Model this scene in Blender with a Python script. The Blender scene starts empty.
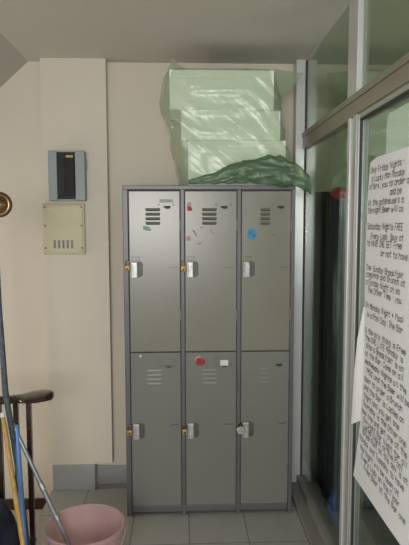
import bpy, bmesh, math, random
from mathutils import Vector, Matrix, noise
random.seed(4)
S = bpy.context.scene
COL = S.collection
PI = math.pi

# ------------------------------------------------------------------ materials
def nodes(name):
    m = bpy.data.materials.new(name); m.use_nodes = True
    nt = m.node_tree; nt.nodes.clear()
    out = nt.nodes.new('ShaderNodeOutputMaterial')
    return m, nt, out
def N(nt, t, **kw):
    n = nt.nodes.new(t)
    for k, v in kw.items(): setattr(n, k, v)
    return n
def mat(name, col, rough=.6, metal=0., spec=.5, var=.08, scale=6., bump=0., bscale=60., dirt=None, dirt_scale=3., dirt_amt=.5, stretch=None, coat=0.):
    """principled surface whose colour varies by noise, with optional dirt patches and fine bump"""
    m, nt, out = nodes(name); L = nt.links.new
    b = N(nt, 'ShaderNodeBsdfPrincipled'); L(b.outputs[0], out.inputs[0])
    b.inputs['Roughness'].default_value = rough; b.inputs['Metallic'].default_value = metal
    b.inputs['Specular IOR Level'].default_value = spec
    b.inputs['Coat Weight'].default_value = coat
    tc = N(nt, 'ShaderNodeTexCoord'); mp = N(nt, 'ShaderNodeMapping'); L(tc.outputs['Object'], mp.inputs[0])
    if stretch: mp.inputs['Scale'].default_value = stretch
    nz = N(nt, 'ShaderNodeTexNoise'); nz.inputs['Scale'].default_value = scale; nz.inputs['Detail'].default_value = 4
    L(mp.outputs[0], nz.inputs['Vector'])
    r = N(nt, 'ShaderNodeValToRGB'); L(nz.outputs['Fac'], r.inputs[0])
    r.color_ramp.elements[0].position = .3; r.color_ramp.elements[1].position = .7
    r.color_ramp.elements[0].color = [c*(1-var) for c in col] + [1]
    r.color_ramp.elements[1].color = [min(1, c*(1+var)) for c in col] + [1]
    last = r.outputs[0]
    if dirt:
        n2 = N(nt, 'ShaderNodeTexNoise'); n2.inputs['Scale'].default_value = dirt_scale; n2.inputs['Detail'].default_value = 8
        n2.inputs['Roughness'].default_value = .65
        L(mp.outputs[0], n2.inputs['Vector'])
        r2 = N(nt, 'ShaderNodeValToRGB'); L(n2.outputs['Fac'], r2.inputs[0])
        r2.color_ramp.elements[0].position = .54; r2.color_ramp.elements[1].position = .75
        r2.color_ramp.elements[0].color = (0, 0, 0, 1); r2.color_ramp.elements[1].color = (dirt_amt,)*3 + (1,)
        mx = N(nt, 'ShaderNodeMix', data_type='RGBA'); L(r2.outputs[0], mx.inputs['Factor'])
        L(last, mx.inputs['A']); mx.inputs['B'].default_value = list(dirt) + [1]
        last = mx.outputs['Result']
    L(last, b.inputs['Base Color'])
    if bump:
        n3 = N(nt, 'ShaderNodeTexNoise'); n3.inputs['Scale'].default_value = bscale; n3.inputs['Detail'].default_value = 3
        L(mp.outputs[0], n3.inputs['Vector'])
        bp = N(nt, 'ShaderNodeBump'); bp.inputs['Strength'].default_value = bump; bp.inputs['Distance'].default_value = .01
        L(n3.outputs['Fac'], bp.inputs['Height']); L(bp.outputs[0], b.inputs['Normal'])
    return m
def tile_mat(name, col, grout, x0, y0, size):
    m, nt, out = nodes(name); L = nt.links.new
    b = N(nt, 'ShaderNodeBsdfPrincipled'); L(b.outputs[0], out.inputs[0])
    b.inputs['Roughness'].default_value = .38; b.inputs['Specular IOR Level'].default_value = .4
    tc = N(nt, 'ShaderNodeTexCoord'); mp = N(nt, 'ShaderNodeMapping'); L(tc.outputs['Object'], mp.inputs[0])
    mp.inputs['Location'].default_value = (-x0, -y0, 0)
    br = N(nt, 'ShaderNodeTexBrick', offset=0., squash=1.)
    br.inputs['Scale'].default_value = 1.; br.inputs['Brick Width'].default_value = size; br.inputs['Row Height'].default_value = size
    br.inputs['Mortar Size'].default_value = .0032; br.inputs['Mortar Smooth'].default_value = .3
    br.inputs['Color1'].default_value = list(col)+[1]; br.inputs['Color2'].default_value = [c*.95 for c in col]+[1]
    br.inputs['Mortar'].default_value = list(grout)+[1]
    L(mp.outputs[0], br.inputs['Vector'])
    nz = N(nt, 'ShaderNodeTexNoise'); nz.inputs['Scale'].default_value = 9; nz.inputs['Detail'].default_value = 6
    L(tc.outputs['Object'], nz.inputs['Vector'])
    mr = N(nt, 'ShaderNodeMapRange'); L(nz.outputs['Fac'], mr.inputs[0]); mr.inputs[3].default_value = .86; mr.inputs[4].default_value = 1.1
    mx = N(nt, 'ShaderNodeMix', data_type='RGBA', blend_type='MULTIPLY'); mx.inputs['Factor'].default_value = 1
    L(br.outputs['Color'], mx.inputs['A']); L(mr.outputs[0], mx.inputs['B']); L(mx.outputs['Result'], b.inputs['Base Color'])
    bp = N(nt, 'ShaderNodeBump', invert=True); bp.inputs['Strength'].default_value = .4; bp.inputs['Distance'].default_value = .002
    L(br.outputs['Fac'], bp.inputs['Height']); L(bp.outputs[0], b.inputs['Normal'])
    return m
def sheen(nt):
    """Schlick reflectance, the same from both faces of a thin sheet"""
    L = nt.links.new
    g = N(nt, 'ShaderNodeNewGeometry'); d = N(nt, 'ShaderNodeVectorMath', operation='DOT_PRODUCT')
    L(g.outputs['Incoming'], d.inputs[0]); L(g.outputs['Normal'], d.inputs[1])
    a = N(nt, 'ShaderNodeMath', operation='ABSOLUTE'); L(d.outputs['Value'], a.inputs[0])
    b = N(nt, 'ShaderNodeMath', operation='SUBTRACT'); b.inputs[0].default_value = 1; L(a.outputs[0], b.inputs[1])
    c = N(nt, 'ShaderNodeMath', operation='POWER'); L(b.outputs[0], c.inputs[0]); c.inputs[1].default_value = 5
    e = N(nt, 'ShaderNodeMath', operation='MULTIPLY_ADD'); L(c.outputs[0], e.inputs[0]); e.inputs[1].default_value = .96; e.inputs[2].default_value = .04
    return e.outputs[0]
def glass_mat(name, tint, gloss=(.9, .95, .9), base_refl=.05):
    m, nt, out = nodes(name); L = nt.links.new
    tr = N(nt, 'ShaderNodeBsdfTransparent'); tr.inputs[0].default_value = list(tint)+[1]
    gl = N(nt, 'ShaderNodeBsdfGlossy'); gl.inputs['Color'].default_value = list(gloss)+[1]; gl.inputs['Roughness'].default_value = .02
    mx = N(nt, 'ShaderNodeMixShader'); L(sheen(nt), mx.inputs[0]); L(tr.outputs[0], mx.inputs[1]); L(gl.outputs[0], mx.inputs[2])
    L(mx.outputs[0], out.inputs[0]); return m
def film_mat(name, col, clear, opacity, rough=.25, bump=.6, bscale=18.):
    """thin plastic film: partly see-through, partly scattering, with a sheen"""
    m, nt, out = nodes(name); L = nt.links.new
    tr = N(nt, 'ShaderNodeBsdfTransparent'); tr.inputs[0].default_value = list(clear)+[1]
    df = N(nt, 'ShaderNodeBsdfDiffuse'); df.inputs[0].default_value = list(col)+[1]
    tl = N(nt, 'ShaderNodeBsdfTranslucent'); tl.inputs[0].default_value = list(col)+[1]
    gl = N(nt, 'ShaderNodeBsdfGlossy'); gl.inputs['Roughness'].default_value = rough; gl.inputs['Color'].default_value = (.9, .95, .9, 1)
    tc = N(nt, 'ShaderNodeTexCoord'); mr = N(nt, 'ShaderNodeMapping'); mr.inputs['Rotation'].default_value = (0, math.radians(-40), 0)
    L(tc.outputs['Object'], mr.inputs[0])
    mp = N(nt, 'ShaderNodeMapping'); mp.inputs['Scale'].default_value = (.28, 1, 2.0); L(mr.outputs[0], mp.inputs[0])
    nz = N(nt, 'ShaderNodeTexNoise'); nz.inputs['Scale'].default_value = bscale; nz.inputs['Detail'].default_value = 3; nz.inputs['Distortion'].default_value = .6
    L(mp.outputs[0], nz.inputs['Vector'])
    bp = N(nt, 'ShaderNodeBump'); bp.inputs['Strength'].default_value = bump; bp.inputs['Distance'].default_value = .01
    L(nz.outputs['Fac'], bp.inputs['Height'])
    for s in (df, tl, gl): L(bp.outputs[0], s.inputs['Normal'])
    a = N(nt, 'ShaderNodeMixShader'); a.inputs[0].default_value = .45; L(df.outputs[0], a.inputs[1]); L(tl.outputs[0], a.inputs[2])
    b = N(nt, 'ShaderNodeMixShader'); b.inputs[0].default_value = opacity; L(tr.outputs[0], b.inputs[1]); L(a.outputs[0], b.inputs[2])
    c = N(nt, 'ShaderNodeMixShader'); L(sheen(nt), c.inputs[0]); L(b.outputs[0], c.inputs[1]); L(gl.outputs[0], c.inputs[2])
    L(c.outputs[0], out.inputs[0]); return m

M = {}
M['wall'] = mat('cream_wall_paint', (.60, .545, .46), .75, var=.025, scale=1.2, bump=.03, bscale=90, spec=.3)
M['pillar'] = mat('cream_pillar_paint', (.60, .55, .47), .7, var=.02, scale=1.5, bump=.03, bscale=90, spec=.3)
M['ceiling'] = mat('ceiling_paint', (.56, .53, .485), .85, var=.02, scale=1., spec=.2)
M['room'] = mat('inner_room_paint', (.50, .50, .38), .8, var=.03, scale=1.3, spec=.2)
M['floor'] = tile_mat('grey_floor_tile', (.33, .33, .30), (.15, .15, .145), .0325, .03, .3)
M['beige_floor'] = mat('beige_floor', (.42, .38, .29), .5, var=.08, scale=5)
M['stone'] = mat('stair_stone', (.46, .40, .31), .55, var=.1, scale=8)
M['base'] = mat('skirting_grey', (.30, .305, .31), .5, var=.05, scale=5)
M['darkwood'] = mat('dark_varnished_wood', (.028, .014, .010), .22, var=.35, scale=6, stretch=(1, 8, 8), coat=.4)
M['alu'] = mat('anodised_aluminium', (.40, .40, .385), .38, metal=.35, var=.04, scale=3, stretch=(1, 1, .2))
M['alu_light'] = mat('bright_aluminium', (.56, .57, .56), .32, metal=.25, var=.04, scale=3, stretch=(1, 1, .2))
M['sill'] = mat('sill_metal', (.24, .235, .215), .5, metal=.2, var=.08, scale=6)
M['alu_warm'] = mat('transom_aluminium', (.30, .265, .22), .42, metal=.35, var=.05, scale=3)
M['gasket'] = mat('dark_rubber', (.025, .027, .027), .6)
M['glass'] = glass_mat('window_glass', (.90, .955, .925))
M['paint_up'] = mat('locker_paint_olive', (.185, .179, .138), .29, spec=.65, var=.05, scale=2.5, bump=.05, bscale=7, dirt=(.17, .16, .12), dirt_scale=5, dirt_amt=.25)
M['paint_low'] = mat('locker_paint_grey', (.170, .172, .152), .36, spec=.45, var=.05, scale=2.5, bump=.05, bscale=7, dirt=(.16, .155, .13), dirt_scale=5, dirt_amt=.25)
M['frame'] = mat('locker_frame_steel', (.115, .115, .118), .4, metal=.2, var=.08, scale=4, dirt=(.10, .085, .07), dirt_scale=9, dirt_amt=.5)
M['seam'] = mat('locker_seam', (.05, .05, .045), .7)
M['slot'] = mat('dark_slot', (.03, .03, .025), .7)
M['silver'] = mat('nickel_plate', (.42, .42, .41), .35, metal=.4, var=.25, scale=60)
M['recess'] = mat('handle_recess', (.075, .075, .055), .45, var=.2, scale=30)
M['brass'] = mat('brass', (.36, .25, .08), .45, metal=.4, var=.2, scale=40)
M['oldbrass'] = mat('tarnished_brass', (.20, .13, .06), .25, metal=.8, var=.3, scale=18)
M['chrome'] = mat('chrome', (.6, .62, .6), .25, metal=.85)
M['black'] = mat('black_steel', (.012, .012, .012), .5, spec=.2)
M['red'] = mat('red_sticker', (.30, .018, .014), .6, var=.4, scale=60)
M['pink'] = mat('pink_smear', (.42, .24, .23), .6, var=.2, scale=60)
M['blue'] = mat('blue_sticker', (.03, .24, .46), .55, var=.15, scale=50)
M['ink'] = mat('marker_ink', (.07, .06, .075), .7, var=.3, scale=40)
M['green'] = mat('green_smear', (.20, .36, .24), .6, var=.2, scale=50)
M['white'] = mat('white_label', (.68, .68, .64), .6, var=.06, scale=40)
M['foam'] = mat('polystyrene', (.80, .83, .76), .8, var=.03, scale=60, bump=.15, bscale=200, spec=.2)
M['film'] = film_mat('green_film', (.60, .71, .55), (.925, .96, .91), .30, rough=.27, bump=.7, bscale=11.)
M['film_thick'] = film_mat('green_film_bunched', (.19, .30, .19), (.60, .74, .59), .48, rough=.36, bump=.6, bscale=16)
M['paper'] = mat('poster_paper', (.84, .85, .89), .7, var=.02, scale=4, bump=.02, bscale=12, spec=.2)
M['pale'] = mat('pale_sheet', (.90, .92, .90), .7, var=.03, scale=4)
M['pboxgrey'] = mat('panel_box_grey', (.235, .275, .275), .45, var=.03, scale=8)
M['cover'] = mat('cream_cover_plastic', (.50, .46, .30), .5, var=.04, scale=8, dirt=(.36, .31, .19), dirt_scale=14, dirt_amt=.5)
M['tint'] = mat('smoked_window', (.012, .014, .010), .5, spec=.25, var=.2, scale=20)
M['yellow'] = mat('yellow_label', (.40, .36, .06), .6, var=.2, scale=80)
M['navy'] = mat('navy_cloth', (.010, .012, .026), .8, var=.3, scale=20, bump=.4, bscale=30)
M['darkplastic'] = mat('dark_blue_plastic_wrap', (.018, .022, .030), .3, var=.3, scale=8, bump=.5, bscale=22, stretch=(1, 1, .25))
M['darkboard'] = mat('dark_board', (.014, .016, .017), .45, var=.25, scale=5)
M['redcap'] = mat('red_cap', (.45, .015, .025), .5, var=.15, scale=20)
M['bluebottle'] = mat('blue_bottle', (.03, .09, .32), .3, var=.15, scale=20)
M['pole_blue'] = mat('slate_blue_pole', (.06, .08, .095), .5, var=.35, scale=45, bump=.2, bscale=80)
M['pole_yellow'] = mat('wooden_stick', (.42, .26, .07), .55, var=.25, scale=12, stretch=(6, 6, .6))
M['pole_sky'] = mat('blue_stick', (.10, .23, .52), .4, var=.12, scale=12)
M['pole_silver'] = mat('grey_metal_tube', (.30, .33, .34), .35, metal=.6, var=.12, scale=20)
M['bucket'] = film_mat('pink_plastic', (.74, .55, .56), (.97, .87, .88), .56, rough=.3, bump=.05)
M['grey_cloth'] = mat('mop_yarn', (.30, .28, .26), .9, var=.2, scale=60, bump=.5, bscale=120)

# ------------------------------------------------------------------ mesh helpers
def box(bm, x0, x1, y0, y1, z0, z1, bev=0.):
    r = bmesh.ops.create_cube(bm, size=1)
    for v in r['verts']:
        v.co = Vector((x0 + (v.co.x+.5)*(x1-x0), y0 + (v.co.y+.5)*(y1-y0), z0 + (v.co.z+.5)*(z1-z0)))
    if bev:
        es = list({e for v in r['verts'] for e in v.link_edges})
        bmesh.ops.bevel(bm, geom=es, offset=bev, segments=2, profile=.5, affect='EDGES')
    return r
def tube(bm, pts, rad, seg=12, cap=True):
    pts = [Vector(p) for p in pts]; n = len(pts)
    rads = rad if isinstance(rad, (list, tuple)) else [rad]*n
    rings = []; up = None
    for i, p in enumerate(pts):
        t = (pts[min(i+1, n-1)] - pts[max(i-1, 0)]).normalized()
        if up is None:
            up = Vector((0, 0, 1)) if abs(t.z) < .9 else Vector((1, 0, 0))
        a = t.cross(up).normalized(); b = a.cross(t).normalized(); up = b
        rings.append([bm.verts.new(p + rads[i]*(math.cos(2*PI*k/seg)*a + math.sin(2*PI*k/seg)*b)) for k in range(seg)])
    for i in range(n-1):
        for k in range(seg):
            bm.faces.new((rings[i][k], rings[i][(k+1) % seg], rings[i+1][(k+1) % seg], rings[i+1][k]))
    if cap:
        bm.faces.new(rings[0][::-1]); bm.faces.new(rings[-1])
def lathe(bm, prof, centre=(0, 0, 0), axis='z', seg=40, closed=False):
    c = Vector(centre); rings = []
    for r, h in prof:
        ring = []
        for k in range(seg):
            a = 2*PI*k/seg
            q = {'z': (r*math.cos(a), r*math.sin(a), h), 'y': (r*math.cos(a), h, r*math.sin(a)), 'x': (h, r*math.cos(a), r*math.sin(a))}[axis]
            ring.append(bm.verts.new(c + Vector(q)))
        rings.append(ring)
    pairs = list(zip(rings, rings[1:])) + ([(rings[-1], rings[0])] if closed else [])
    for a, b in pairs:
        for k in range(seg):
            bm.faces.new((a[k], a[(k+1) % seg], b[(k+1) % seg], b[k]))
    if not closed:
        if prof[0][0] > 1e-5: bm.faces.new(rings[0][::-1])
        if prof[-1][0] > 1e-5: bm.faces.new(rings[-1])
def prism(bm, poly, axis, a, b):
    """extrude a 2-D polygon along an axis from a to b"""
    def P(u, v, w): return {'x': (w, u, v), 'y': (u, w, v), 'z': (u, v, w)}[axis]
    A = [bm.verts.new(P(u, v, a)) for u, v in poly]; B = [bm.verts.new(P(u, v, b)) for u, v in poly]
    bm.faces.new(A); bm.faces.new(B[::-1]); n = len(poly)
    for i in range(n): bm.faces.new((A[i], B[i], B[(i+1) % n], A[(i+1) % n]))
FX = [True]      # lockers keep their unwarped width
def fit_warp(v):
    """warps the drafted coordinates to line up with the refitted camera"""
    x, y, z = v
    if FX[0]: x = .33 + (x-.33)*.985
    if y < 0: y *= .972
    if z > 0: z -= .0055*z*z
    return Vector((x, y, z))
def obj(name, bm, m, parent=None, smooth=False, loc=None):
    for v in bm.verts: v.co = fit_warp(v.co)
    bmesh.ops.recalc_face_normals(bm, faces=bm.faces[:])
    me = bpy.data.meshes.new(name); bm.to_mesh(me); bm.free()
    me.materials.append(m)
    if smooth:
        for p in me.polygons: p.use_smooth = True
        try: me.set_sharp_from_angle(angle=math.radians(40))
        except Exception: pass
    o = bpy.data.objects.new(name, me); COL.objects.link(o)
    if parent is not None: o.parent = parent
    return o
def B(): return bmesh.new()
def bxo(name, dims, m, parent=None, bev=0.):
    bm = B(); box(bm, *dims, bev=bev); return obj(name, bm, m, parent)
def tag(o, label, cat, group=None, kind=None):
    o['label'] = label; o['category'] = cat
    if group: o['group'] = group
    if kind: o['kind'] = kind
    return o
def thing(name, label, cat, group=None, loc=(0, 0, 0)):
    o = bpy.data.objects.new(name, None); COL.objects.link(o); o.empty_display_size = .05
    return tag(o, label, cat, group)
def struct(name, bm, m, label, cat):
    o = obj(name, bm, m); return tag(o, label, cat, kind='structure')
def sbox(name, dims, m, label, cat, bev=0.):
    bm = B(); box(bm, *dims, bev=bev); return struct(name, bm, m, label, cat)

# ------------------------------------------------------------------ the setting
ZC = 2.56            # ceiling
YW = .392            # back wall
YF = .32             # pillar face
# floor slab with a stair opening against the back wall on the left
bm = B()
box(bm, -.5, 1.07, -4.2, YW+.1, -.12, 0)
box(bm, -2.7, -.5, -4.2, -.37, -.12, 0)
struct('floor', bm, M['floor'], 'grey square floor tiles of the landing', 'floor')
sbox('floor.001', (1.07, 3.3, -4.2, 1.7, -.12, 0), M['beige_floor'], 'beige floor of the room behind the glass', 'floor')
bm = B()
box(bm, -.78, -.5, -.37, YW, -.35, -.15, .004); box(bm, -1.06, -.78, -.37, YW, -.52, -.32, .004); box(bm, -1.34, -1.06, -.37, YW, -.69, -.49, .004)
box(bm, -2.7, -1.34, -.37, YW, -.86, -.66)
struct('floor.002', bm, M['stone'], 'beige stone stair treads going down on the left', 'stairs')
sbox('wall_back', (-2.7, 1.06, YW, YW+.1, -.9, 2.7), M['wall'], 'cream wall behind the lockers', 'wall')
bm = B()
box(bm, -.502, -.236, YF, YW+.02, 0, ZC); box(bm, -.236, -.131, YF, YW+.02, .16, ZC)
bmesh.ops.remove_doubles(bm, verts=bm.verts[:], dist=1e-5)
struct('wall_back_pillar', bm, M['pillar'], 'cream pillar with the electrical box on it', 'wall')
bm = B(); prism(bm, [(-.5875, ZC), (1.06, ZC), (1.06, ZC+.1), (-.5875, ZC+.1)], 'y', -4.2, YW+.05)
struct('ceiling', bm, M['ceiling'], 'flat pale ceiling over the lockers', 'ceiling')
bm = B(); prism(bm, [(-.5875, ZC), (-2.7, ZC-.91*2.1125), (-2.7, ZC-.91*2.1125+.12), (-.5875, ZC+.1)], 'y', -4.2, YW+.05)
struct('ceiling.001', bm, M['ceiling'], 'sloping underside of the upper stair flight at left', 'ceiling')
sbox('wall_left', (-2.8, -2.7, -4.2, YW+.1, -.9, 2.7), M['wall'], 'cream wall at the far left of the stairs', 'wall')
bm = B(); box(bm, -.492, -.236, YF-.012, YF, 0, .158, .003)
struct('baseboard_pillar', bm, M['base'], 'grey skirting at the foot of the pillar', 'baseboard')
bm = B(); box(bm, -.236, .97, YW-.012, YW, 0, .118, .003)
struct('baseboard_back', bm, M['base'], 'grey skirting in the gap between pillar and lockers', 'baseboard')
bm = B(); prism(bm, [(-2.0, -.15), (-.53, -.15), (-.50, -.085), (-2.0, -.085)], 'y', YW-.015, YW)
struct('baseboard_stairs', bm, M['darkwood'], 'dark skirting beside the stairs on the left', 'baseboard')
# inner room behind the glass
sbox('wall_inner_far', (1.06, 3.3, 1.6, 1.7, 0, 2.7), M['room'], 'olive wall at the end of the room behind glass', 'wall')
sbox('wall_inner_right', (3.2, 3.3, -4.2, 1.6, 0, 2.7), M['room'], 'olive side wall of the room behind glass', 'wall')
sbox('wall_inner_left', (.98, 1.06, YW+.1, 1.6, 0, 2.7), M['room'], 'olive wall beyond the far end of the glass', 'wall')
sbox('ceiling.002', (1.06, 3.3, -4.2, 1.7, ZC, ZC+.1), M['room'], 'ceiling of the room behind the glass', 'ceiling')

# ------------------------------------------------------------------ aluminium and glass partition
XG = 1.026
bm = B()
box(bm, .968, 1.022, .30, YW, 0, ZC, .002)
struct('trim_1', bm, M['alu_light'], 'bright aluminium post at the far end of the glass partition', 'post')
bm = B(); box(bm, 1.022, 1.034, .285, YW, .03, ZC, .002)
struct('trim_2', bm, M['gasket'], 'dark gasket beside the far aluminium post', 'trim')
bm = B()
box(bm, 1.012, 1.06, -.70, -.585, .03, 2.066, .003); box(bm, 1.006, 1.013, -.70, -.668, .03, 2.066, .002); box(bm, 1.006, 1.013, -.622, -.59, .03, 2.066, .002)
box(bm, 1.006, 1.033, -.70, -.575, 2.138, ZC, .003)
struct('trim_3', bm, M['alu_light'], 'tall light aluminium mullion between the two glass bays', 'post')
bm = B()
box(bm, 1.010, 1.06, -2.6, .30, 2.046, 2.138, .002)
box(bm, 1.003, 1.010, -2.6, .30, 2.112, 2.138, .002)
box(bm, 1.005, 1.010, -2.6, -.585, 2.050, 2.085, .002)
struct('trim_4', bm, M['alu_warm'], 'brown-grey aluminium transom running above the glass door', 'transom')
bm = B(); box(bm, .94, 1.07, -2.6, .30, 0, .03, .004); box(bm, .998, 1.05, -.585, .30, .03, .075, .003)
struct('trim_5', bm, M['sill'], 'low metal sill along the foot of the glass', 'sill')
bm = B(); box(bm, 1.020, 1.036, -2.6, .30, ZC-.008, ZC+.01, .001)
struct('trim_6', bm, M['alu_light'], 'thin channel holding the upper glass at the ceiling', 'trim')
def pane(name, y0, y1, z0, z1, label):
    bm = B(); box(bm, XG, XG+.005, y0, y1, z0, z1); return struct(name, bm, M['glass'], label, 'window')
pane('window_1', -.58, .275, 2.135, ZC-.01, 'upper glass pane beside the bag')
pane('window_2', -2.6, -.70, 2.135, ZC-.01, 'upper glass pane above the glass door')
pane('window_3', -.588, .275, .07, 2.05, 'tall lower glass pane with dark things behind it')
# sliding door leaf
bm = B()
box(bm, 1.006, 1.05, -.737, -.702, .032, 2.046, .003)
box(bm, 1.006, 1.05, -1.86, -1.80, .032, 2.046, .003)
box(bm, 1.007, 1.049, -1.80, -.737, 2.026, 2.045, .003)
box(bm, 1.007, 1.049, -1.80, -.737, .034, .11, .003)
box(bm, 1.0, 1.006, -.722, -.706, .032, 2.046)
d1 = struct('door_1', bm, M['alu'], 'aluminium framed glass door carrying the handwritten poster', 'door')
bm = B(); box(bm, 1.026, 1.031, -1.80, -.737, .11, 2.026); obj('door_glass', bm, M['glass'], d1)
bm = B(); box(bm, 1.012, 1.022, -.744, -.737, .11, 2.026); box(bm, 1.012, 1.022, -1.80, -.737, 2.018, 2.026); obj('door_gasket', bm, M['gasket'], d1)

# ------------------------------------------------------------------ locker bank
W, H, D = .9, 1.81, .375
FX[0] = False
lock = thing('locker_bank', 'grey six-door steel locker standing against the cream wall', 'locker')
bm = B()
box(bm, 0, .018, .004, D, .0, H-.004); box(bm, W-.018, W, .004, D, .0, H-.004)      # sides
box(bm, .0, W, .004, D, H-.014, H-.002); box(bm, .01, W-.01, D-.01, D, .03, H-.01)    # top, back
box(bm, .01, W-.01, .03, D, .05, .062)
obj('carcass', bm, M['frame'], lock)
bm = B()
ups = [(-.006, .022), (.294, .316), (.592, .614), (.878, .9)]
for a, b in ups: box(bm, a, b, 0, .02, 0, H, .003)
obj('upright', bm, M['frame'], lock)
bm = B(); box(bm, -.006, W, -.004, .02, H-.020, H+.002, .003); obj('top_rail', bm, M['frame'], lock)
bm = B(); box(bm, .024, W-.024, .003, .02, .022, .056, .002); obj('plinth', bm, M['frame'], lock)
bm = B()
for (a, b) in zip(ups, ups[1:]): box(bm, a[1], b[0], .012, .02, .05, H-.02)
obj('door_seam', bm, M['seam'], lock)
bays = [(.026, .292), (.318, .590), (.616, .876)]
ZU, ZL = (.921, 1.783), (.060, .915)
def ellipse_patch(cx, cz, rx, rz, y, jag=.0, n=18):
    bm = B(); f = []
    for k in range(n):
        a = 2*PI*k/n; s = 1 + random.uniform(-jag, jag)
        f.append((cx + rx*s*math.cos(a), cz + rz*s*math.sin(a)))
    prism(bm, f, 'y', y, y-.0006); return bm
def stroke_patch(bm, pts, w, y):
    for (ax, az), (bx_, bz) in zip(pts, pts[1:]):
        d = Vector((bx_-ax, bz-az)); d.normalize(); n = Vector((-d.y, d.x))*w/2
        prism(bm, [(ax+n.x, az+n.y), (bx_+n.x, bz+n.y), (bx_-n.x, bz-n.y), (ax-n.x, az-n.y)], 'y', y, y-.0005)
YD = -.003      # door front
doors = []
for row, (z0, z1) in enumerate((ZU, ZL)):
    for ci, (x0, x1) in enumerate(bays):
        paint = M['paint_up'] if row == 0 else M['paint_low']
        bm = B(); box(bm, x0, x1, YD, .014, z0, z1, .003)
        d = obj('door', bm, paint, lock)
        d['label'] = ('upper' if row == 0 else 'lower') + ' ' + ('left', 'middle', 'right')[ci] + ' locker door'
        doors.append(d)
        xc = (x0+x1)/2
        # louvred vent: pressed half-round hoods with a dark slit beneath
        lv = B(); sl = B()
        lx0, lx1 = xc-.046, xc+.030
        if ci == 2: lx0, lx1 = xc-.032, xc+.020
        for k in range(4):
            zz = z1-.100-.024*k; dep = .007 if row == 0 else .003
            prism(lv, [(YD, zz+.010), (YD-dep*.6, zz+.006), (YD-dep, zz), (YD, zz-.002)], 'x', lx0, lx1)
            box(sl, lx0+.002, lx1-.002, YD-.0006, YD+.001, zz-.0065, zz-.0015)
        v = obj('vent', lv, paint, d)
        if row == 0: obj('vent_slit', sl, M['slot'], v)
        else: sl.free()
        # card holder frame
        cx0, cx1, cz0, cz1 = x1-.112, x1-.030, z1-.075, z1-.030
        if row == 0 and ci < 2 or row == 1 and ci < 2:
            bm = B(); t = .005
            box(bm, cx0, cx1, YD-.004, YD, cz0, cz0+t); box(bm, cx0, cx0+t, YD-.004, YD, cz0, cz1); box(bm, cx1-t, cx1, YD-.004, YD, cz0, cz1)
            box(bm, cx0, cx1, YD-.0025, YD, cz1-.003, cz1)
            obj('card_holder', bm, paint, d)
        bm = B(); mx = x1-.055 if ci == 2 else x1-.066
        mz = z1-.083 if row == 0 else z1-.072
        box(bm, mx-.018, mx+.018, YD-.0012, YD, mz-.006, mz+.004); box(bm, mx-.008, mx+.014, YD-.0014, YD, mz-.011, mz-.006)
        obj('number_mark', bm, M['slot'], d)
        # handle: bright pull plate on the left, dark finger recess on the right
        hz = z0+.447 if row == 0 else z0+.425
        bm = B(); box(bm, x0+.008, x0+.043, YD-.013, YD, hz-.046, hz+.040, .004)
        box(bm, x0+.014, x0+.020, YD-.017, YD-.012, hz-.036, hz+.03, .002)
        h = obj('handle', bm, M['silver'], d)
        bm = B(); prism(bm, [(x0+.043, hz-.044), (x0+.062, hz-.040), (x0+.070, hz-.030), (x0+.070, hz+.028), (x0+.062, hz+.040), (x0+.043, hz+.042)], 'y', YD-.003, YD)
        obj('finger_recess', bm, M['recess'], d)
        bm = B(); box(bm, x0+.012, x0+.052, YD-.003, YD, hz+.046, hz+.066, .002); obj('hasp_plate', bm, paint, d)
        # hinge knuckles on the right edge
        for zz in (z1-.18, z0+.20):
            bm = B(); tube(bm, [(x1+.001, YD-.003, zz-.028), (x1+.001, YD-.003, zz+.028)], .0045, 10); obj('hinge', bm, M['frame'] if row else paint, d, True)
        # pressed catch slot near the right edge
        bm = B(); box(bm, x1-.062 if ci < 2 else x1-.05, x1-.012, YD-.0006, YD, z0+.453, z0+.457); obj('catch_slot', bm, M['slot'] if row else M['frame'], d)
up_l, up_m, up_r, lo_l, lo_m, lo_r = doors
def sticker(bm, m, d, label=None, name='sticker'):
    o = obj(name, bm, m, d)
    if label: o['label'] = label
    return o
sticker(ellipse_patch(.120, 1.585, .022, .014, YD, .3), M['green'], up_l, 'green smear')
bm = B(); prism(bm, [(.329, 1.685), (.331, 1.722), (.352, 1.722), (.351, 1.683)], 'y', YD, YD-.0006); sticker(bm, M['pink'], up_m, 'faded pink sticker')
bm = B(); prism(bm, [(.333, 1.680), (.332, 1.702), (.352, 1.699), (.358, 1.682), (.346, 1.676)], 'y', YD-.0006, YD-.0012); sticker(bm, M['red'], up_m, 'torn red sticker')
sticker(ellipse_patch(.395, 1.505, .010, .006, YD, .3), M['pink'], up_m, 'pink smear')
sticker(ellipse_patch(.335, 1.530, .012, .014, YD, .3), M['pink'], up_m, 'pink smear')
for pts, wd in (([(.356, 1.575), (.366, 1.570), (.378, 1.545)], .006), ([(.400, 1.588), (.410, 1.592)], .006), ([(.45, 1.58), (.47, 1.55)], .003)):
    bm = B(); stroke_patch(bm, pts, wd, YD); sticker(bm, M['recess'], up_m, 'dark scratch mark', 'scratch')
st = sticker(ellipse_patch(.671, 1.553, .026, .031, YD, .08), M['blue'], up_r, 'round blue sticker')
bm = B(); stroke_patch(bm, [(.657, 1.570), (.658, 1.556)], .004, YD-.0007); stroke_patch(bm, [(.667, 1.572), (.667, 1.560), (.674, 1.558)], .004, YD-.0007)
stroke_patch(bm, [(.672, 1.548), (.680, 1.552), (.682, 1.540), (.690, 1.548)], .004, YD-.0007); obj('writing', bm, M['ink'], st)
sticker(ellipse_patch(.640, 1.52, .003, .003, YD), M['recess'], up_r, 'dark dot', 'scratch')
sticker(ellipse_patch(.785, 1.55, .006, .005, YD, .2), M['frame'], up_r, 'grey dent mark', 'scratch')
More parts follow.
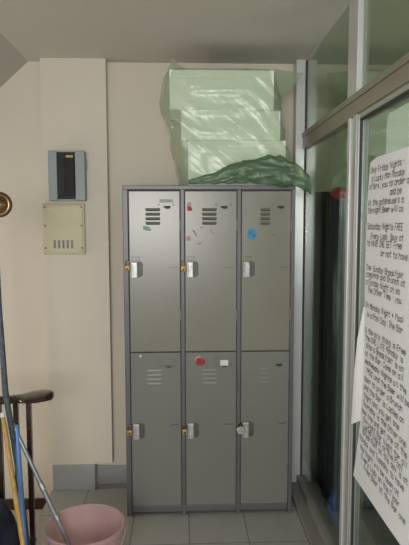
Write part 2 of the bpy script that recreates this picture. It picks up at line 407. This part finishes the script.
sticker(ellipse_patch(.078, .898, .006, .007, YD, .2), M['white'], lo_l, 'white tape scrap')
sticker(ellipse_patch(.396, .866, .025, .022, YD, .2), M['red'], lo_m, 'ragged red sticker')
sticker(ellipse_patch(.388, .880, .019, .016, YD+.0003, .1), M['pink'], lo_m, 'pink sticker edge')
bm = B(); box(bm, .504, .546, YD-.0045, YD-.001, .842, .872); sticker(bm, M['white'], lo_m, 'white name card', 'name_card')
bm = B(); box(bm, .187, .255, YD-.0020, YD-.0005, 1.722, 1.740); sticker(bm, M['paint_low'], up_l, None, 'name_card')

# padlocks hang at the left edge of the doors
def padlock(x, z, kind, label):
    t = thing('padlock', label, 'padlock', 'padlocks on the locker doors')
    bm = B(); y = -.016
    if kind == 'dial':
        lathe(bm, [(.0, -.009), (.020, -.009), (.023, -.006), (.023, .006), (.020, .009), (.0, .009)], (x, y-.004, z-.014), 'y', 24)
    else:
        box(bm, x-.013, x+.013, y-.008, y+.006, z-.034, z-.004, .003)
    obj('padlock_body', bm, M['chrome'] if kind == 'dial' else M['brass'], t, True)
    bm = B(); pts = [(x-.010, y, z-.006)] + [(x-.010*math.cos(a), y, z+.010+.011*math.sin(a)) for a in [PI*k/8 for k in range(9)]] + [(x+.010, y, z-.006)]
    tube(bm, pts, .0032, 10); obj('shackle', bm, M['black'] if kind == 'dial' else M['oldbrass'], t, True)
    bm = B()
    if kind == 'dial': lathe(bm, [(.0, -.004), (.010, -.004), (.012, 0), (.0, 0)], (x, y-.013, z-.014), 'y', 18)
    else: box(bm, x-.003, x+.003, y-.0095, y-.0075, z-.030, z-.018, .001)
    obj('dial' if kind == 'dial' else 'keyhole', bm, M['silver'] if kind == 'dial' else M['black'], t)
padlock(.016, 1.395, 'brass', 'brass padlock hanging by the handle of the upper left locker door')
padlock(.308, 1.390, 'brass', 'brass padlock hanging by the handle of the upper middle locker door')
padlock(.016, .500, 'brass', 'brass padlock hanging by the handle of the lower left locker door')
padlock(.312, .500, 'brass', 'brass padlock hanging by the handle of the lower middle locker door')
padlock(.614, .500, 'dial', 'silver round dial padlock on the lower right locker door')

FX[0] = True
# ------------------------------------------------------------------ polystyrene boxes in the green bag
def foam_box(x0, x1, y0, y1, z0, z1, label, lid):
    t = thing('polystyrene_box', label, 'box', 'polystyrene boxes in the green bag')
    bm = B(); box(bm, x0, x1, y0, y1, z0, z1-lid, .0015); obj('box_body', bm, M['foam'], t)
    bm = B(); box(bm, x0, x1, y0, y1, z1-lid+.0002, z1, .0015); obj('lid', bm, M['foam'], t)
ZT = H+.006
foam_box(.338, .862, .05, .345, ZT, 2.056, 'white polystyrene box at the bottom of the bagged stack', .045)
foam_box(.300, .832, .05, .345, 2.057, 2.215, 'white polystyrene box in the middle of the bagged stack', .045)
foam_box(.240, .795, .045, .345, 2.216, 2.424, 'wide white polystyrene box on top of the bagged stack', .045)
bag = thing('plastic_bag', 'translucent green plastic bag around white boxes on the lockers', 'bag')
def lerp(tab, z):
    for a, b in zip(tab, tab[1:]):
        if b[0] <= z <= a[0]:
            t = (a[0]-z)/(a[0]-b[0]); return [p+(q-p)*t for p, q in zip(a[1:], b[1:])]
    return tab[0][1:] if z > tab[0][0] else tab[-1][1:]
prof = [(2.432, .243, .798), (2.41, .222, .812), (2.33, .203, .835), (2.27, .192, .838), (2.20, .205, .848), (2.12, .232, .858), (2.06, .246, .868), (1.95, .266, .895), (1.87, .280, .925), (1.818, .285, .93)]
def wr(p, k=1.):
    """long diagonal pleats plus small crumples"""
    u = (p.x*.72 - p.z*.70)*26 + 1.5*noise.noise(p*5)
    v = (p.x*.72 - p.z*.70)*3
    a = noise.noise(Vector((v, (p.x*.70 + p.z*.72)*13, p.y*6)))
    ridge = (1-abs(a))**6
    return k*(.017*ridge - .004 + .003*noise.noise(p*16))
bm = B(); rows = 56; SEG = 132; rings = []
for i in range(rows+1):
    z = 2.432 - (2.432-1.818)*i/rows
    xl, xr = lerp(prof, z); yf, yb = .030, .368
    if z > 2.42: s = (z-2.42)/.02; yf += .02*s; yb -= .02*s
    cx, cy, ax, ay = (xl+xr)/2, (yf+yb)/2, (xr-xl)/2, (yb-yf)/2
    ring = []
    for k in range(SEG):
        a = 2*PI*k/SEG; c, s = math.cos(a), math.sin(a); e = .28
        q = Vector((cx + ax*math.copysign(abs(c)**e, c), cy + ay*math.copysign(abs(s)**e, s), z))
        nrm = Vector((c, s, 0)).normalized()
        fade = min(1, i/4, (rows-i)/2+.2)
        w = wr(q)*fade
        if q.y > .2: w = min(w, .004)
        ring.append(bm.verts.new(q + nrm*w))
    rings.append(ring)
for a, b in zip(rings, rings[1:]):
    for k in range(SEG): bm.faces.new((a[k], a[(k+1) % SEG], b[(k+1) % SEG], b[k]))
# top sheet
c0 = bm.verts.new((.52, .2, 2.428))
prev = rings[0]
mid = [bm.verts.new(Vector(((v.co.x-.52)*.55+.52, (v.co.y-.2)*.55+.2, 2.430+.004*noise.noise(v.co*9)))) for v in prev]
for k in range(SEG):
    bm.faces.new((prev[(k+1) % SEG], prev[k], mid[k], mid[(k+1) % SEG])); bm.faces.new((mid[(k+1) % SEG], mid[k], c0))
obj('bag_film', bm, M['film'], bag, True)
# two pulled-up corners: ruffled hollow cones of film
def fin(name, base, tip, m, n=14, rows=10, amp=.008):
    bm = B(); base = [Vector(b) for b in base]; tip = Vector(tip); R = []
    per = []
    nb = len(base)
    for i in range(nb):
        for j in range(n): per.append(base[i].lerp(base[(i+1) % nb], j/n))
    for r in range(rows):
        t = r/(rows-1); ring = []
        for p in per:
            q = p.lerp(tip, t*.97)
            d = noise.noise_vector(q*28)*amp*math.sin(PI*min(1, t+.15))
            ring.append(bm.verts.new(q+d))
        R.append(ring)
    L_ = len(per)
    for a, b in zip(R, R[1:]):
        for k in range(L_): bm.faces.new((a[k], a[(k+1) % L_], b[(k+1) % L_], b[k]))
    bm.faces.new(R[-1])
    return obj(name, bm, m, bag, True)
fin('bag_corner', [(.215, .05, 2.37), (.215, .20, 2.37), (.312, .20, 2.430), (.312, .05, 2.430)], (.252, .09, 2.500), M['film'])
fin('bag_corner', [(.79, .06, 2.438), (.80, .22, 2.438), (.842, .22, 2.30), (.838, .06, 2.28)], (.966, .10, 2.428), M['film'])
# bunched mouth of the bag drooping over the front edge and towards the glass
bm = B()
path = [(.335, .010, 1.832), (.44, -.004, 1.845), (.54, -.014, 1.866), (.63, -.022, 1.886), (.72, -.030, 1.892), (.80, -.038, 1.890), (.87, -.048, 1.874), (.925, -.058, 1.850), (.962, -.060, 1.818), (.974, -.062, 1.775)]
rad = [.010, .024, .042, .058, .065, .068, .066, .056, .042, .018]
def smooth_path(P, R, n):
    out = []; m = len(P)-1
    for i in range(n):
        t = i/(n-1)*m; k = min(int(t), m-1); f = t-k
        a, b = Vector(P[k]), Vector(P[k+1]); out.append((a.lerp(b, f), R[k]+(R[k+1]-R[k])*f))
    return out
sp = smooth_path(path, rad, 64); SG = 40; R = []
for i, (c, r) in enumerate(sp):
    ring = []
    for k in range(SG):
        a = 2*PI*k/SG
        d = Vector((0, math.cos(a)*.55, math.sin(a)))
        q = c + d*r
        f = 1 + .32*noise.noise(q*19) + .30*(1-abs(noise.noise(Vector((q.x*6, a*2.0, 3)))))**3 - .2
        q = c + d*r*f + Vector((.010*noise.noise(q*18), 0, 0))
        if abs(q.y) > -1 and q.x < .9: q.z = max(q.z, 1.8145 if q.y > -.006 else 1.785)
        ring.append(bm.verts.new(q))
    R.append(ring)
for a, b in zip(R, R[1:]):
    for k in range(SG): bm.faces.new((a[k], a[(k+1) % SG], b[(k+1) % SG], b[k]))
bm.faces.new(R[0]); bm.faces.new(R[-1])
obj('bag_mouth', bm, M['film_thick'], bag, True)
# ------------------------------------------------------------------ electrical boxes on the pillar
def mv(bm):
    for v in bm.verts: v.co += Vector((.015, 0, -.008))
eb = thing('breaker_box', 'grey electrical breaker box with dark window on the cream pillar', 'electrical box')
bm = B(); y0 = YF-.055
box(bm, -.474, -.424, y0, YF, 1.752, 2.036, .004); box(bm, -.322, -.266, y0, YF, 1.752, 2.036, .004)
box(bm, -.424, -.322, y0+.004, YF, 1.752, 1.760); box(bm, -.424, -.322, y0+.004, YF, 2.028, 2.036); box(bm, -.43, -.31, YF-.02, YF, 1.756, 2.032)
mv(bm); obj('enclosure', bm, M['pboxgrey'], eb)
bm = B(); box(bm, -.424, -.322, y0+.006, YF-.018, 1.760, 2.028, .002); mv(bm); obj('window', bm, M['tint'], eb)
bm = B(); box(bm, -.384, -.326, y0-.001, y0+.007, 1.78, 1.995, .002)
for k in range(5): box(bm, -.378, -.332, y0-.004, y0, 1.80+.036*k, 1.822+.036*k, .001)
mv(bm); obj('breaker_row', bm, M['black'], eb)
bm = B(); box(bm, -.372, -.332, y0-.001, y0+.007, 1.997, 2.010); mv(bm); obj('label_plate', bm, M['yellow'], eb)
bm = B(); tube(bm, [(-.264, y0+.02, 1.93), (-.264, y0+.02, 1.99)], .004, 8); mv(bm); obj('latch', bm, M['pboxgrey'], eb)
ec = thing('cable_cover', 'cream plastic cover plate below the grey breaker box', 'cover')
bm = B(); box(bm, -.510, -.264, YF-.022, YF, 1.432, 1.726, .006); box(bm, -.498, -.276, YF-.025, YF-.02, 1.444, 1.714, .003)
obj('plate', bm, M['cover'], ec)
for (x, z) in ((-.492, 1.708), (-.282, 1.708), (-.492, 1.470), (-.282, 1.470), (-.492, 1.60), (-.282, 1.60)):
    bm = B(); lathe(bm, [(0, -.002), (.005, -.002), (.006, 0), (0, 0)], (x, YF-.025, z), 'y', 12); obj('screw', bm, M['frame'], ec)
for k in range(5):
    bm = B(); box(bm, -.445+.025*k, -.433+.025*k, YF-.0262, YF-.0245, 1.468, 1.516, .0005); obj('vent_slot', bm, M['frame'], ec)

# ------------------------------------------------------------------ stair balustrade
br = thing('balustrade', 'dark wooden handrail with slim balusters beside the stairs', 'handrail')
bm = B()
# handrail: oval section running left and ending in a flat rounded volute
sp = smooth_path([(-1.7, -.40, .790), (-.80, -.40, .790), (-.52, -.40, .793), (-.45, -.40, .800), (-.41, -.40, .806), (-.365, -.40, .810), (-.325, -.40, .812), (-.302, -.40, .812)],
                 [.024, .024, .026, .046, .078, .086, .064, .018], 60)
R = []
for c, w in sp:
    hgt = .019
    if w < .024: hgt = .010
    R.append([bm.verts.new(c + Vector((0, w*math.cos(2*PI*k/20), hgt*math.sin(2*PI*k/20)))) for k in range(20)])
for a, b in zip(R, R[1:]):
    for k in range(20): bm.faces.new((a[k], a[(k+1) % 20], b[(k+1) % 20], b[k]))
bm.faces.new(R[0]); bm.faces.new(R[-1])
obj('rail', bm, M['darkwood'], br, True)
for i, (x, zt) in enumerate(((-.418, .80), (-.478, .785), (-.556, .78), (-.66, .78), (-.76, .78), (-.86, .78), (-.96, .78))):
    bm = B(); hs = .011
    prism(bm, [(x-hs, -.40-hs), (x+hs, -.40-hs), (x+hs, -.40+hs), (x-hs, -.40+hs)], 'z', 0, zt)
    box(bm, x-.016, x+.016, -.416, -.384, 0, .02, .002); box(bm, x-.014, x+.014, -.414, -.386, .10, .118, .003)
    obj('baluster', bm, M['darkwood'], br)

# ------------------------------------------------------------------ brooms, bucket and bundle at lower left
sp_ = thing('standing_pole', 'tall slate-blue pole with a round brass ring at the left edge', 'pole')
bm = B(); tube(bm, [(-.41, -.475, .0), (-.435, -.475, .30), (-.470, -.475, .62), (-.500, -.475, .86), (-.514, -.475, 1.25), (-.518, -.475, 1.65), (-.524, -.475, 1.80)], [.011, .011, .012, .014, .012, .011, .010], 14); obj('pole', bm, M['pole_blue'], sp_, True)
bm = B(); rr = [(.042+.014*math.cos(a), .014*math.sin(a)) for a in [2*PI*k/14 for k in range(14)]]
lathe(bm, rr, (-.488, -.503, 1.694), 'y', 36, closed=True); obj('ring', bm, M['oldbrass'], sp_, True)
bm = B(); lathe(bm, [(.026, -.004), (.018, -.012), (.0, -.016)], (-.488, -.499, 1.694), 'y', 24); lathe(bm, [(.03, .004), (.03, -.006), (.0, -.006)], (-.488, -.495, 1.694), 'y', 24); obj('boss', bm, M['oldbrass'], sp_, True)
bm = B(); tube(bm, [(-.498, -.497, 1.740), (-.504, -.495, 1.773), (-.502, -.485, 1.80)], .010, 10); obj('cord', bm, M['redcap'], sp_, True)
bs = thing('broom_stick', 'yellowish wooden stick leaning on the dark balusters', 'stick')
bm = B(); tube(bm, [(-.300, -.82, .0), (-.492, -.525, .715), (-.503, -.510, .752)], [.011, .011, .009], 12); obj('stick', bm, M['pole_yellow'], bs, True)
bm = B(); tube(bm, [(-.503, -.510, .751), (-.507, -.505, .770)], [.012, .008], 12); obj('end_cap', bm, M['white'], bs, True)
bs = thing('mop_stick', 'bright blue stick leaning beside the yellow stick', 'stick')
bm = B(); tube(bm, [(-.372, -.66, .0), (-.462, -.452, .670)], .0125, 12); obj('stick', bm, M['pole_sky'], bs, True)
bm = B(); tube(bm, [(-.462, -.452, .669), (-.465, -.447, .692)], [.013, .008], 12); obj('end_cap', bm, M['pole_sky'], bs, True)
mp = thing('mop', 'grey metal-handled mop standing in the pink bucket', 'mop')
a, b = Vector((-.480, -.452, .700)), Vector((-.190, -.525, .085))
bm = B(); tube(bm, [a, a.lerp(b, .3), a.lerp(b, .7), b], [.0095, .0095, .0105, .0105], 12); obj('handle', bm, M['pole_silver'], mp, True)
dd = (b-a).normalized()
bm = B(); tube(bm, [a+dd*.30, a+dd*.33], .013, 12); obj('collar', bm, M['chrome'], mp, True)
bm = B(); tube(bm, [a+dd*.46, a+dd*.485], .014, 12); obj('collar', bm, M['chrome'], mp, True)
bm = B(); tube(bm, [b-dd*.05, b+dd*.0], [.016, .02], 12); obj('socket', bm, M['pole_silver'], mp, True)
bm = B()
for k in range(26):
    an = 2*PI*k/26; r0 = random.uniform(.04, .085)
    p0 = b + Vector((.012*math.cos(an), .012*math.sin(an), 0)); p1 = Vector((b.x+.03+r0*math.cos(an)*.7, b.y+r0*math.sin(an)*.7, .04)); p2 = Vector((b.x+.03+r0*math.cos(an), b.y+r0*math.sin(an), .022))
    tube(bm, [p0, p0.lerp(p1, .5)+Vector((0, 0, .02)), p1, p2], .006, 6)
o = obj('yarn', bm, M['grey_cloth'], mp, True); o['kind'] = 'stuff'
bk = thing('bucket', 'pale pink plastic bucket on the tiled floor', 'bucket')
bc = (-.142, -.545, 0)
bm = B()
lathe(bm, [(.0, .012), (.126, .012), (.134, .016), (.164, .22), (.168, .266), (.173, .270), (.179, .266), (.179, .252), (.174, .248), (.170, .244), (.168, .225), (.160, .17), (.140, .012), (.137, .002), (.0, .002)], bc, 'z', 64)
obj('bucket_body', bm, M['bucket'], bk, True)
bm = B(); pts = [(bc[0]+.188*math.cos(t), bc[1]-.188*math.sin(t)*.55-.05*math.sin(t), .262-.11*math.sin(t)) for t in [PI*k/24 for k in range(25)]]
pts = [(bc[0]+.184*math.cos(t), bc[1]-.190*math.sin(t), .250-.10*math.sin(t)) for t in [PI*k/24 for k in range(25)]]
tube(bm, pts, .003, 8); obj('bail_handle', bm, M['bucket'], bk, True)
# navy bundle on the floor
bm = B(); bmesh.ops.create_icosphere(bm, subdivisions=4, radius=1)
for v in bm.verts:
    n = v.co.copy(); s = 1 + .16*noise.noise(n*2.2) + .06*noise.noise(n*6)
    v.co = Vector((-.545+.115*n.x*s, -.62+.12*n.y*s, .21+.215*n.z*s)); v.co.z = max(v.co.z, 0.0)
tag(obj('cloth_bundle', bm, M['navy'], None, True), 'dark navy cloth bundle on the floor at bottom left', 'bundle')

# ------------------------------------------------------------------ things behind the glass
bm = B(); prism(bm, [(.16, 0), (.74, 0), (.74, 1.80), (.60, 1.81), (.16, 1.79)], 'x', 1.13, 1.17)
pn = thing('dark_panel', 'tall blackish board standing behind the lower glass pane', 'board')
obj('board', bm, M['darkboard'], pn)
bm = B(); box(bm, 1.122, 1.13, .16, .20, .0, 1.78, .003); box(bm, 1.122, 1.13, .50, .54, .0, 1.78, .003); obj('batten', bm, M['darkboard'], pn)
rl = thing('wrapped_roll', 'tall dark blue plastic-wrapped roll with a red top behind glass', 'roll')
bm = B(); R = []
for i in range(60):
    z = 1.745*i/59; ring = []
    for k in range(32):
        a_ = 2*PI*k/32; r = .075 + .010*noise.noise(Vector((math.cos(a_)*1.6, math.sin(a_)*1.6, z*1.1))) + .004*noise.noise(Vector((math.cos(a_)*5, math.sin(a_)*5, z*4)))
        ring.append(bm.verts.new((1.172+r*.85*math.cos(a_), .045+r*1.25*math.sin(a_), z)))
    R.append(ring)
for a_, b_ in zip(R, R[1:]):
    for k in range(32): bm.faces.new((a_[k], a_[(k+1) % 32], b_[(k+1) % 32], b_[k]))
bm.faces.new(R[0]); bm.faces.new(R[-1])
obj('wrapping', bm, M['darkplastic'], rl, True)
bm = B(); R = []
for i, (z, s) in enumerate(((1.742, .06), (1.75, .078), (1.778, .080), (1.795, .06), (1.802, .03))):
    R.append([bm.verts.new((1.172+s*.8*math.cos(2*PI*k/28), .035+s*1.25*math.sin(2*PI*k/28)*(1+.1*math.sin(3*k)), z+.006*math.sin(k))) for k in range(28)])
for a_, b_ in zip(R, R[1:]):
    for k in range(28): bm.faces.new((a_[k], a_[(k+1) % 28], b_[(k+1) % 28], b_[k]))
bm.faces.new(R[0]); bm.faces.new(R[-1])
obj('red_top', bm, M['redcap'], rl, True)
bt = thing('plastic_bottle', 'small blue bottle on the floor behind the glass', 'bottle')
bm = B(); lathe(bm, [(.0, .0), (.030, .0), (.034, .006), (.034, .12), (.026, .145), (.014, .155), (.014, .165), (.0, .165)], (1.115, -.115, 0), 'z', 24); obj('bottle_body', bm, M['bluebottle'], bt, True)
bm = B(); lathe(bm, [(.0, .162), (.016, .162), (.016, .182), (.0, .182)], (1.115, -.115, 0), 'z', 18); obj('cap', bm, M['bluebottle'], bt, True)
# dark bundle behind the door glass, below the poster
bm = B(); bmesh.ops.create_icosphere(bm, subdivisions=4, radius=1)
for v in bm.verts:
    n = v.co.copy(); s = 1 + .18*noise.noise(n*2.0) + .09*noise.noise(n*5)
    v.co = Vector((1.44+.26*n.x*s, -.80+.85*n.y*s, .28+.34*n.z*s)); v.co.z = max(v.co.z, 0)
tag(obj('covered_heap', bm, M['darkplastic'], None, True), 'dark plastic-covered heap behind the door glass below the poster', 'heap')

# ------------------------------------------------------------------ posters on the glass door
G = {'a':'43 34 14 03 01 10 30 41|44 40','b':'06 00|03 14 34 43 41 30 10 01','c':'43 34 14 03 01 10 30 41','d':'46 40|43 34 14 03 01 10 30 41',
'e':'02 42 43 34 14 03 01 10 30 41','f':'46 36 25 20|04 44','g':'43 34 14 03 01 10 30 41|44 4a 3b 1b 0a','h':'06 00|03 14 34 43 40','i':'24 20|25 26','j':'34 3a 2b 1b|35 36',
'k':'06 00|34 02 40','l':'26 20','m':'00 04|03 14 23 20|23 34 43 40','n':'00 04|03 14 34 43 40','o':'14 03 01 10 30 41 43 34 14','p':'04 0b|03 14 34 43 41 30 10 01',
'r':'00 04|02 14 34 43','s':'43 34 14 03 12 32 41 30 10 01','t':'26 21 30 40|04 44','u':'04 01 10 30 41|44 40','v':'04 20 44','w':'04 10 23 30 44','x':'04 40|00 44','y':'04 20|44 0b','z':'04 44 00 40',
'A':'00 26 40|12 32','B':'00 06 36 45 34 03|34 42 41 30 00','C':'45 36 16 05 01 10 30 41','D':'00 06 26 44 42 20 00','E':'46 06 00 40|03 33','F':'46 06 00|03 33','G':'45 36 16 05 01 10 30 41 43 23',
'H':'06 00|46 40|03 43','I':'26 20','L':'06 00 40','M':'00 06 23 46 40','N':'00 06 40 46','O':'16 05 01 10 30 41 45 36 16','P':'00 06 36 45 34 03','R':'00 06 36 45 34 03|23 40',
'S':'45 36 16 05 04 13 33 42 41 30 10 01','T':'06 46|26 20','U':'06 01 10 30 41 46','V':'06 20 46','W':'06 10 24 30 46','Y':'06 23 46|23 20',':':'20 21|23 24','.':'20 21','+':'21 25|03 43','&':'40 05 16 25 02 10 20 42','(':'36 24 22 30','\'':'26 25'}
YV = {'a': -1, 'b': -2}
XPO = 1.0145     # poster face
LINES = [(1.796, 0, 'Only Friday Nights :'), (1.765, .02, 'a Lucky Man Monday'), (1.736, .0, 'offers. you to order a'), (1.706, .215, 'and be'),
 (1.676, .0, 'At the gatehouse\'s a'), (1.648, .0, 'Straight Beer will co'), (1.588, .0, 'Saturday Nights FREE'), (1.553, .04, 'Every Lady (buy at'), (1.526, .0, 'to HAVE ONE GET Free'), (1.494, .15, 'or not to have'),
 (1.433, .0, 'The, Sunday Breakfast'), (1.408, .0, 'complete and Brunch at'), (1.377, .0, 'a Sunday Night at so'), (1.349, .02, 'The Other Time : you'),
 (1.289, .0, 'On Monday Night + Pool'), (1.254, .01, 'is a Pool Day. The Bar'), (1.192, .0, '& the only thing is Free'), (1.163, .0, 'the ONE LIFE Monday is'), (1.133, .01, 'Nite a Breakfast is on'),
 (1.103, .0, 'at the Bar. Come on all'), (1.070, .0, 'Wednesday Nights all the'), (1.036, .02, 'FREE and the Beer will be'), (1.002, .0, 'open to order a Brunch'), (.968, .0, 'and the Bar is Ladies on'),
 (.934, .01, 'Night and you get one'), (.900, .0, 'Thursday is the Other one'), (.868, .0, 'buy one and get one at the'), (.836, .02, 'Straight Bar Night for all'), (.811, .02, 'Ladies Night at the Pool'), (.786, .03, 'Breakfast on the day is at'), (.752, .0, 'Monday and Tuesday to have'), (.716, .02, 'the Night will be open at'), (.682, .05, 'Every Lady on the Floor'), (.650, .09, 'Free Beer at the Bar one')]
po = thing('handwritten_poster', 'large white handwritten paper poster stuck on the glass door', 'poster')
def edge_y(z):      # slanted left edge of the sheet
    T = [(1.85, -.873), (1.70, -.845), (1.45, -.838), (1.04, -.852), (.82, -.826), (.55, -.748)]
    for a, b in zip(T, T[1:]):
        if z >= b[0]:
            t = (a[0]-z)/(a[0]-b[0]); return a[1] + (b[1]-a[1])*t
    return T[-1][1]
bm = B(); nz_, ny = 24, 10; F = []; Bk = []
for i in range(nz_+1):
    z = 1.85 - (1.85-.563)*i/nz_; e = edge_y(z); fr, bkr = [], []
    for j in range(ny+1):
        y = e + (-1.55-e)*j/ny
        zz = z - .012*math.sin(2*j)*0
        bow = .0015 + .003*abs(noise.noise(Vector((y*3, z*3, 1))))
        if i == 0 and j == 0: zz -= .012
        fr.append(bm.verts.new((XPO-bow, y, zz))); bkr.append(bm.verts.new((XPO-bow+.0012, y, zz)))
    F.append(fr); Bk.append(bkr)
for i in range(nz_):
    for j in range(ny):
        bm.faces.new((F[i][j], F[i+1][j], F[i+1][j+1], F[i][j+1])); bm.faces.new((Bk[i][j], Bk[i][j+1], Bk[i+1][j+1], Bk[i+1][j]))
for i in range(nz_):
    bm.faces.new((F[i][0], Bk[i][0], Bk[i+1][0], F[i+1][0])); bm.faces.new((F[i][ny], F[i+1][ny], Bk[i+1][ny], Bk[i][ny]))
for j in range(ny):
    bm.faces.new((F[0][j], F[0][j+1], Bk[0][j+1], Bk[0][j])); bm.faces.new((F[nz_][j], Bk[nz_][j], Bk[nz_][j+1], F[nz_][j+1]))
obj('paper', bm, M['paper'], po, True)
bm = B(); XI = XPO-.0052
def seg2(p, q, w):
    d = Vector((q[0]-p[0], q[1]-p[1])); ln = d.length
    if ln < 1e-6: return
    d /= ln; n = Vector((-d.y, d.x))*w; d *= w*.7
    c = [(p[0]-d.x+n.x, p[1]-d.y+n.y), (q[0]+d.x+n.x, q[1]+d.y+n.y), (q[0]+d.x-n.x, q[1]+d.y-n.y), (p[0]-d.x-n.x, p[1]-d.y-n.y)]
    bm.faces.new([bm.verts.new((XI, y, z)) for y, z in c])
for zb, ind, txt in LINES:
    y = edge_y(zb) - .022 - ind; size = .0035*random.uniform(.95, 1.08); sw = .0032
    for ch in txt:
        if ch == ' ': y -= .013; continue
        g = G.get(ch)
        if not g: y -= .008; continue
        dz = random.uniform(-.0015, .0015); sh = .10 + random.uniform(-.05, .05)
        for pl in g.split('|'):
            pts = []
            for tk in pl.split():
                gx = int(tk[0]) + random.uniform(-.25, .25); gy = YV.get(tk[1], None)
                gy = int(tk[1]) if gy is None else gy
                pts.append((y - (gx*sw + gy*size*sh), zb + dz + gy*size))
            for p, q in zip(pts, pts[1:]): seg2(p, q, .00125*random.uniform(.8, 1.25))
        y -= sw*4 + .0052 if ch not in 'il.:\'' else sw*3 + .002
        if y < -1.53: break
obj('lettering', bm, M['ink'], po)
# blank sheet curling out from behind the poster
bm = B(); A_, B_ = [], []
edge = [(-.836, 1.285, 1.011), (-.805, 1.15, .999), (-.780, 1.02, .998), (-.765, .89, .998), (-.753, .783, .998)]
R = []
for (y, z, x) in edge:
    e = edge_y(z); z2 = z + (.035 if z < .8 else 0)
    R.append([(x, y, z), (x+.003, e+.028 if e+.028 < y else (y+e)/2, (z+z2)/2), (1.0160, e+.004, z2), (1.0165, e-.05, z2)])
V = [[(bm.verts.new(p), bm.verts.new((p[0]+.0012, p[1], p[2]))) for p in r] for r in R]
for i in range(len(V)-1):
    for k in range(3):
        bm.faces.new((V[i][k][0], V[i+1][k][0], V[i+1][k+1][0], V[i][k+1][0])); bm.faces.new((V[i][k][1], V[i][k+1][1], V[i+1][k+1][1], V[i+1][k][1]))
    bm.faces.new((V[i][0][0], V[i][0][1], V[i+1][0][1], V[i+1][0][0]))
tag(obj('blank_sheet', bm, M['paper'], None, True), 'blank white sheet edge curling out at the left of the poster', 'paper')
# pale sheet on the inner side of the door glass
bm = B()
c = []
for k in range(7):
    a_ = PI/2*k/6; c.append((-.985 + .02 - .02*0 - (.02 - .02*math.cos(PI/2-a_+PI/2+0))*0 - 0, 0))
c = [(-.968, 1.70), (-.968, 1.965), (-.975, 1.985), (-.992, 1.998), (-1.60, 2.0), (-1.60, 1.70)]
prism(bm, c, 'x', 1.034, 1.0355)
tag(obj('pale_sheet', bm, M['pale']), 'plain pale grey sheet behind the door glass above the poster', 'paper')

# put every thing's empty at the middle of its base
for o in [o for o in COL.objects if o.type == 'EMPTY']:
    ms = [c for c in o.children_recursive if c.type == 'MESH']
    P = [v.co for c in ms for v in c.data.vertices]
    c = Vector(((min(p.x for p in P)+max(p.x for p in P))/2, (min(p.y for p in P)+max(p.y for p in P))/2, min(p.z for p in P)))
    o.location = c
    for k in ms: k.data.transform(Matrix.Translation(-c))

# ------------------------------------------------------------------ light
w = bpy.data.worlds.new('World'); S.world = w; w.use_nodes = True
bgn = w.node_tree.nodes['Background']; bgn.inputs[0].default_value = (.95, .97, 1.0, 1); bgn.inputs[1].default_value = .75
def area(name, loc, target, sx, sy, power, col):
    l = bpy.data.lights.new(name, 'AREA'); l.shape = 'RECTANGLE'; l.size = sx; l.size_y = sy; l.energy = power; l.color = col
    o = bpy.data.objects.new(name, l); COL.objects.link(o); o.location = loc
    o.rotation_euler = (Vector(target)-Vector(loc)).to_track_quat('-Z', 'Y').to_euler(); return o
area('landing_window_light', (-.15, -4.6, 1.75), (.1, 0, 1.5), 1.3, 1.0, 80, (1.0, .98, .955))
area('stair_window_light', (-2.3, -.1, 1.0), (-.4, .3, .5), .8, .8, 36, (1.0, .90, .74))

area('inner_room_fill', (2.9, -2.6, 1.0), (1.7, .8, 2.2), 1.0, .8, 9, (.95, 1.0, .92))  # added fill with no visible source, lifts the dim room behind the glass

# ------------------------------------------------------------------ camera
cam = bpy.data.cameras.new('Camera'); co = bpy.data.objects.new('Camera', cam); COL.objects.link(co)
cam.sensor_fit = 'VERTICAL'; cam.sensor_height = 24; cam.lens = 24.0; cam.clip_start = .05
pitch, yaw, roll = .0889, .0401, -.0019
R_ = Matrix.Rotation(-yaw, 4, 'Z') @ Matrix.Rotation(PI/2 - pitch, 4, 'X') @ Matrix.Rotation(roll, 4, 'Z')
co.matrix_world = Matrix.Translation((.3052, -2.8662, 1.5945)) @ R_
S.camera = co
S.view_settings.view_transform = 'Standard'; S.view_settings.look = 'None'; S.view_settings.gamma = 1; S.view_settings.use_curve_mapping = False
S.view_settings.exposure = 0.02
